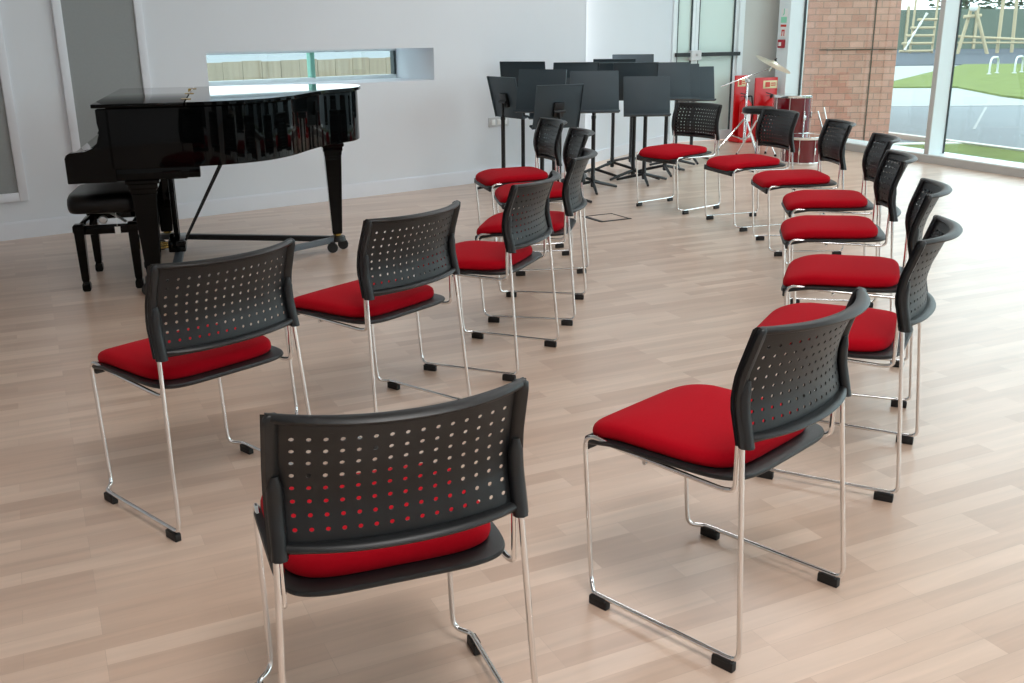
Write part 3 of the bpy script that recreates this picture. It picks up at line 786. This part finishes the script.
ER = math.atan2(DU.y, DU.x)
ext_stand((2.875, 12.60, 0), ER, .19, .79, 'narrow red extinguisher stand with cream sign, beside the glazed doors', .0)
ext_stand((3.20, 12.66, 0), ER, .34, .76, 'wide red extinguisher stand with cream sign, half behind the chrome drum hardware', .05)
extinguisher((2.898, 12.55, .062), 'red fire extinguisher with white label on the stand by the doors')
extinguisher((3.223, 12.61, .062), 'red fire extinguisher on the wide stand behind the drum stool')

# ---------------------------------------------------------------- outdoors
ZG = -.06
def ground(name, poly, z, m, stuff=None, label=None):
    o = MB().prism(poly, z - .05, z).build(name, m, smooth=False); struct(o); return o
def offp(t, d): p = gp(t, d); return (p.x, p.y)
ground('ground', [(-60, -40), (120, -40), (120, 130), (-60, 130)], ZG - .03, M['asphalt'])
ground('ground_reflection_band', [(5.6, 19.0), (60, 18.2), (60, 16 + 40), (5, 60)], ZG - .02, M['paleground'])  # pale band on the ground stands for a reflection in the glass
gs = MB().prism([offp(-.62, .32), offp(16, .32), offp(16, 2.0), offp(-.62, 2.0)], ZG - .05, ZG + .01).build('grass_strip', M['grass'], smooth=False)
tag(gs, 'short green grass verge just outside the glass wall', 'grass', kind='stuff')
struct(MB().prism([offp(-3, 2.0), offp(16, 2.0), offp(16, 2.12), offp(-3, 2.12)], ZG - .05, ZG + .03).build('kerb_strip', M['kerb'], smooth=False))
struct(MB().prism([offp(-.72, .9), offp(-.55, .9), offp(-.2, 2.0), offp(-.4, 2.0)], ZG - .05, ZG + .02).build('path_edging', M['kerb'], smooth=False))
# white line on the asphalt
struct(MB().prism([(6.73, 14.75), (6.77, 14.74), (8.77, 18.73), (8.73, 18.74)], ZG - .05, ZG - .025).build('road_marking', M['paleground'], smooth=False))
lawn = [(10.6, 24.3), (10.2, 21.2), (10.3, 19.9), (30, 16.0), (60, 14), (60, 38), (16.5, 37.5)]
o = MB().prism(lawn, ZG - .05, ZG + .02).build('lawn_grass', M['grass'], smooth=False)
tag(o, 'green lawn with cycle hoops beyond the pale ground band', 'grass', kind='stuff')
o = MB().prism([(8.6, 24.5), (10.6, 24.3), (16.5, 37.5), (12.5, 31)], ZG - .05, ZG + .015).build('lawn_grass', M['grass'], smooth=False)
tag(o, 'small wedge of lawn between brick building and window post', 'grass', kind='stuff')
struct(MB().prism([(11, 37.5), (70, 37.5), (70, 60), (11, 60)], ZG - .05, ZG + .01).build('ground_playground', M['bluegrey'], smooth=False))

# brick wing outside
bx0, bx1, by = 3.62, 4.84, 12.95
bw = struct(MB().prism([(bx0, by), (bx1, by), (bx1, by + 6), (bx0, by + 6)], -.1, 5).build('wall_brick_wing', M['brick'], smooth=False))
MB().box((4.53, by - .004, 2.45), (.012, .012, 5)).build('movement_joint', M['bark'], bw, smooth=False)
MB().box(((bx0 + bx1) / 2 + .12, by - .006, 1.085), (bx1 - bx0 - .26, .014, .012)).build('dark_course', M['bark'], bw, smooth=False)

# cycle hoops on the lawn
for k, (x, y) in enumerate([(14.2, 30.25), (15.15, 30.7)]):
    t = thing('cycle_hoop', ['galvanised cycle hoop on the lawn close to the window post', 'galvanised cycle hoop on the lawn farther from the window post'][k], 'cycle rack', (x, y, ZG + .02), radians(50), 'cycle hoops on the lawn')
    MB().tube(fillet([(-.4, 0, .0), (-.4, 0, .46), (.4, 0, .46), (.4, 0, 0)], .22, 6), .03, 8).build('hoop', M['galv'], t)
    for xx in (-.4, .4): MB().lathe([(.07, 0), (.07, .012), (.035, .02)], (xx, 0, 0), n=12).build('base_plate', M['galv'], t)

# playground timber frames
pf = thing('timber_climber', 'tall timber playground frame with leaning posts beyond the lawn', 'playground structure', (23.5, 50, ZG))
def post(p, q, r, nm='post', par=pf, m='timber'): MB().tube([p, q], r, 8).build(nm, M[m], par)
# posts, in metres from the frame's base
post((-1.35, 0, 2.3), (-.44, 0, 0), .09); post((-1.3, .3, 2.3), (-1.75, .3, 0), .09)
post((.46, 1, 4.2), (.5, 1, 0), .09); post((1.55, 2, 4.2), (1.7, 2, 0), .09); post((2.9, 1.4, 4.2), (2.95, 1.4, 0), .09)
post((-2.4, .6, .86), (3.4, .6, .55), .06, 'rail'); post((-2.4, .6, .53), (1.6, .6, .50), .05, 'rail'); post((-1.75, .1, 1.72), (-.9, .1, 1.78), .08, 'rail')
MB().lathe([(0, -.2), (.15, -.14), (.2, 0), (.15, .14), (0, .2)], (-1.36, 0, 2.15), n=14).build('rope_knot', M['rope'], pf)
ln = thing('rope_climber', 'stepped playground climber of pale bars and knotted rope beside the brick wing', 'playground structure', (20.5, 52, ZG))
for k, (z, x0, x1) in enumerate([(.12, -.95, .72), (.49, -.85, .70), (.86, -.72, .70), (1.23, -.5, .72), (1.62, -.2, .78)]):
    MB().tube([(x0, 0, z), (x1, 0, z)], .065, 8).build('bar', M['timber'], ln)
mb = MB(); rp = [(-.72, -.12, .18), (-.55, -.12, .55), (-.35, -.12, .95), (-.1, -.12, 1.4), (.2, -.12, 1.93)]
for a, b in zip(rp, rp[1:]): mb.tube([a, (Vector(a) + Vector(b)) / 2, b], [.075, .03, .075], 8)
mb.build('rope', M['rope'], ln)
for x in (-.35, .75): post((x, .15, 0), (x + .06, .15, 4.4), .06, 'upright', ln)

# hut / fence far behind and trees
hut = thing('playground_fence', 'grey-green boarded fence running behind the playground', 'fence', (24, 60.5, ZG))
MB().box((4, 0, 1.1), (44, .1, 2.2)).build('board_panel', M['hutgreen'], hut, smooth=False)
for k in range(12): MB().box((-17 + k * 4, -.1, 1.2), (.14, .14, 2.4)).build('fence_post', M['timber'], hut, smooth=False)
def tree(x, y, h, r, m, label, seed):
    rnd = random.Random(seed)
    t = thing('tree', label, 'tree', (x, y, ZG), 0, 'trees behind the playground')
    MB().tube([(0, 0, 0), (.1, 0, h * .3), (0, .1, h * .75)], [.16, .13, .05], 8).build('trunk', M['bark'], t)
    mb = MB()
    for k in range(1500):
        while True:
            p = Vector((rnd.uniform(-1, 1), rnd.uniform(-1, 1), rnd.uniform(-1, 1)))
            if .25 < p.length < 1: break
        p = Vector((p.x * r, p.y * r, h * .58 + p.z * h * .45)) + Vector((rnd.gauss(0, .1), rnd.gauss(0, .1), rnd.gauss(0, .1)))
        q = Matrix.Rotation(rnd.uniform(0, 6.3), 3, 'Z') @ Matrix.Rotation(rnd.uniform(-1.2, 1.2), 3, 'X'); s = rnd.uniform(.14, .28)
        mb.add([p + q @ Vector(v) for v in ((-s, 0, 0), (0, -s * .5, .03), (s, 0, 0), (0, s * .5, .03))], [(0, 1, 2, 3)])
    mb.build('foliage', m, t, smooth=False)
for k, (x, y, h, r, l) in enumerate([(17.5, 63.5, 6.5, 2.2, 'bushy green tree over the fence, in the gap beside the brick wing'), (22.6, 67, 7.5, 2.4, 'tall green tree behind the fence above the stepped climber'),
        (27.6, 63.6, 6.8, 2.3, 'grey-green tree behind the fence above the leaning posts'), (32.9, 66.5, 7.6, 2.5, 'broad green tree behind the fence, past the tall timber post'), (38.2, 63.6, 6.6, 2.3, 'grey-green tree at the end of the row behind the fence')]):
    tree(x, y, h, r, M['leaf'] if k % 2 else M['leaf2'], l, 20 + k)

# yard seen through the slot window: board fence and ground whitened as overexposed
def wq(u, d): p = wp(u, d); return (p.x, p.y)
struct(MB().prism([wq(-6, .65), wq(10, .65), wq(10, 40), wq(-6, 40)], ZG - .05, ZG).build('ground_yard', M['paleyard'], smooth=False))
fc = thing('yard_fence', 'weathered board fence seen through the low slot window', 'fence', wp(3.0, 4.2, ZG), WA)
for k in range(26):
    MB().box((-3.2 + k * .25, 0, .54), (.246, .02, 1.08 + .012 * ((k * 7) % 3)), bev=.003).build('board', M['fence'], fc)
MB().box((0, .03, .9), (6.6, .04, .08)).build('rail', M['fence'], fc); MB().box((0, .03, .2), (6.6, .04, .08)).build('rail', M['fence'], fc)

# ---------------------------------------------------------------- light
w = bpy.data.worlds.new('overcast_sky'); S.world = w; w.use_nodes = True
bg = w.node_tree.nodes['Background']; bg.inputs['Color'].default_value = (.86, .94, 1, 1); bg.inputs['Strength'].default_value = 3.0

def area(name, loc, sx, sy, power, color=(1, 1, 1), rot=(0, 0, 0)):
    L = bpy.data.lights.new(name, 'AREA'); L.shape = 'RECTANGLE'; L.size = sx; L.size_y = sy; L.energy = power; L.color = color
    o = bpy.data.objects.new(name, L); COL.objects.link(o); o.location = loc; o.rotation_euler = rot; return o
for i, (x, y) in enumerate([(1, 0), (5, 1), (2.0, 4.5), (5.0, 4.5), (2.4, 8.2), (.9, 7.4)]):
    area('ceiling_fill', (x, y, CEIL - .05), 1.2, 1.2, 22, (.97, .98, 1))  # added fill at ceiling height, no fixtures known there

area('camera_side_fill', (.6, .6, CEIL - .3), 1.6, 1.6, 62, (1, .97, .94))  # added overhead fill to brighten the near floor and chairs
cl = CX - WN * .10 + WU * .012 + Vector((0, 0, 2.0))          # added upright fill, hidden behind the corner, for the bright band beyond it
o = area('corner_band_fill', tuple(cl), .08, 3.6, 14)
zx = -WU; yx = Vector((0, 0, 1)); xx = yx.cross(zx)
o.matrix_world = Matrix(((xx.x, yx.x, zx.x, cl.x), (xx.y, yx.y, zx.y, cl.y), (xx.z, yx.z, zx.z, cl.z), (0, 0, 0, 1)))
area('lobby_fill', tuple(dp(.6, .9, 2.9)), .8, .8, 60)  # added fill to brighten the space behind the doors
# ---------------------------------------------------------------- camera
cam = bpy.data.cameras.new('camera'); co = bpy.data.objects.new('camera', cam); COL.objects.link(co)
F, PIT, ROL, CH_ = 997.006, .305447, .0095175, 1.39035
cam.sensor_width = 36; cam.lens = F / 1024 * 36; cam.clip_start = .05; cam.clip_end = 400
c_, s_ = cos(PIT), sin(PIT)
right = Vector((1, 0, 0)); down = Vector((0, -s_, -c_)); fwd = Vector((0, c_, -s_))
r2 = right * cos(ROL) + down * sin(ROL); d2 = -right * sin(ROL) + down * cos(ROL)
mw = Matrix(((r2.x, -d2.x, -fwd.x, 0), (r2.y, -d2.y, -fwd.y, 0), (r2.z, -d2.z, -fwd.z, CH_), (0, 0, 0, 1)))
co.matrix_world = mw; S.camera = co

S.view_settings.view_transform = 'Standard'; S.view_settings.look = 'None'; S.view_settings.gamma = 1
S.view_settings.use_curve_mapping = False; S.view_settings.exposure = 0.22
S.cycles.max_bounces = 10; S.cycles.diffuse_bounces = 5; S.cycles.transparent_max_bounces = 16
S.cycles.sample_clamp_indirect = 6; S.cycles.use_denoising = True
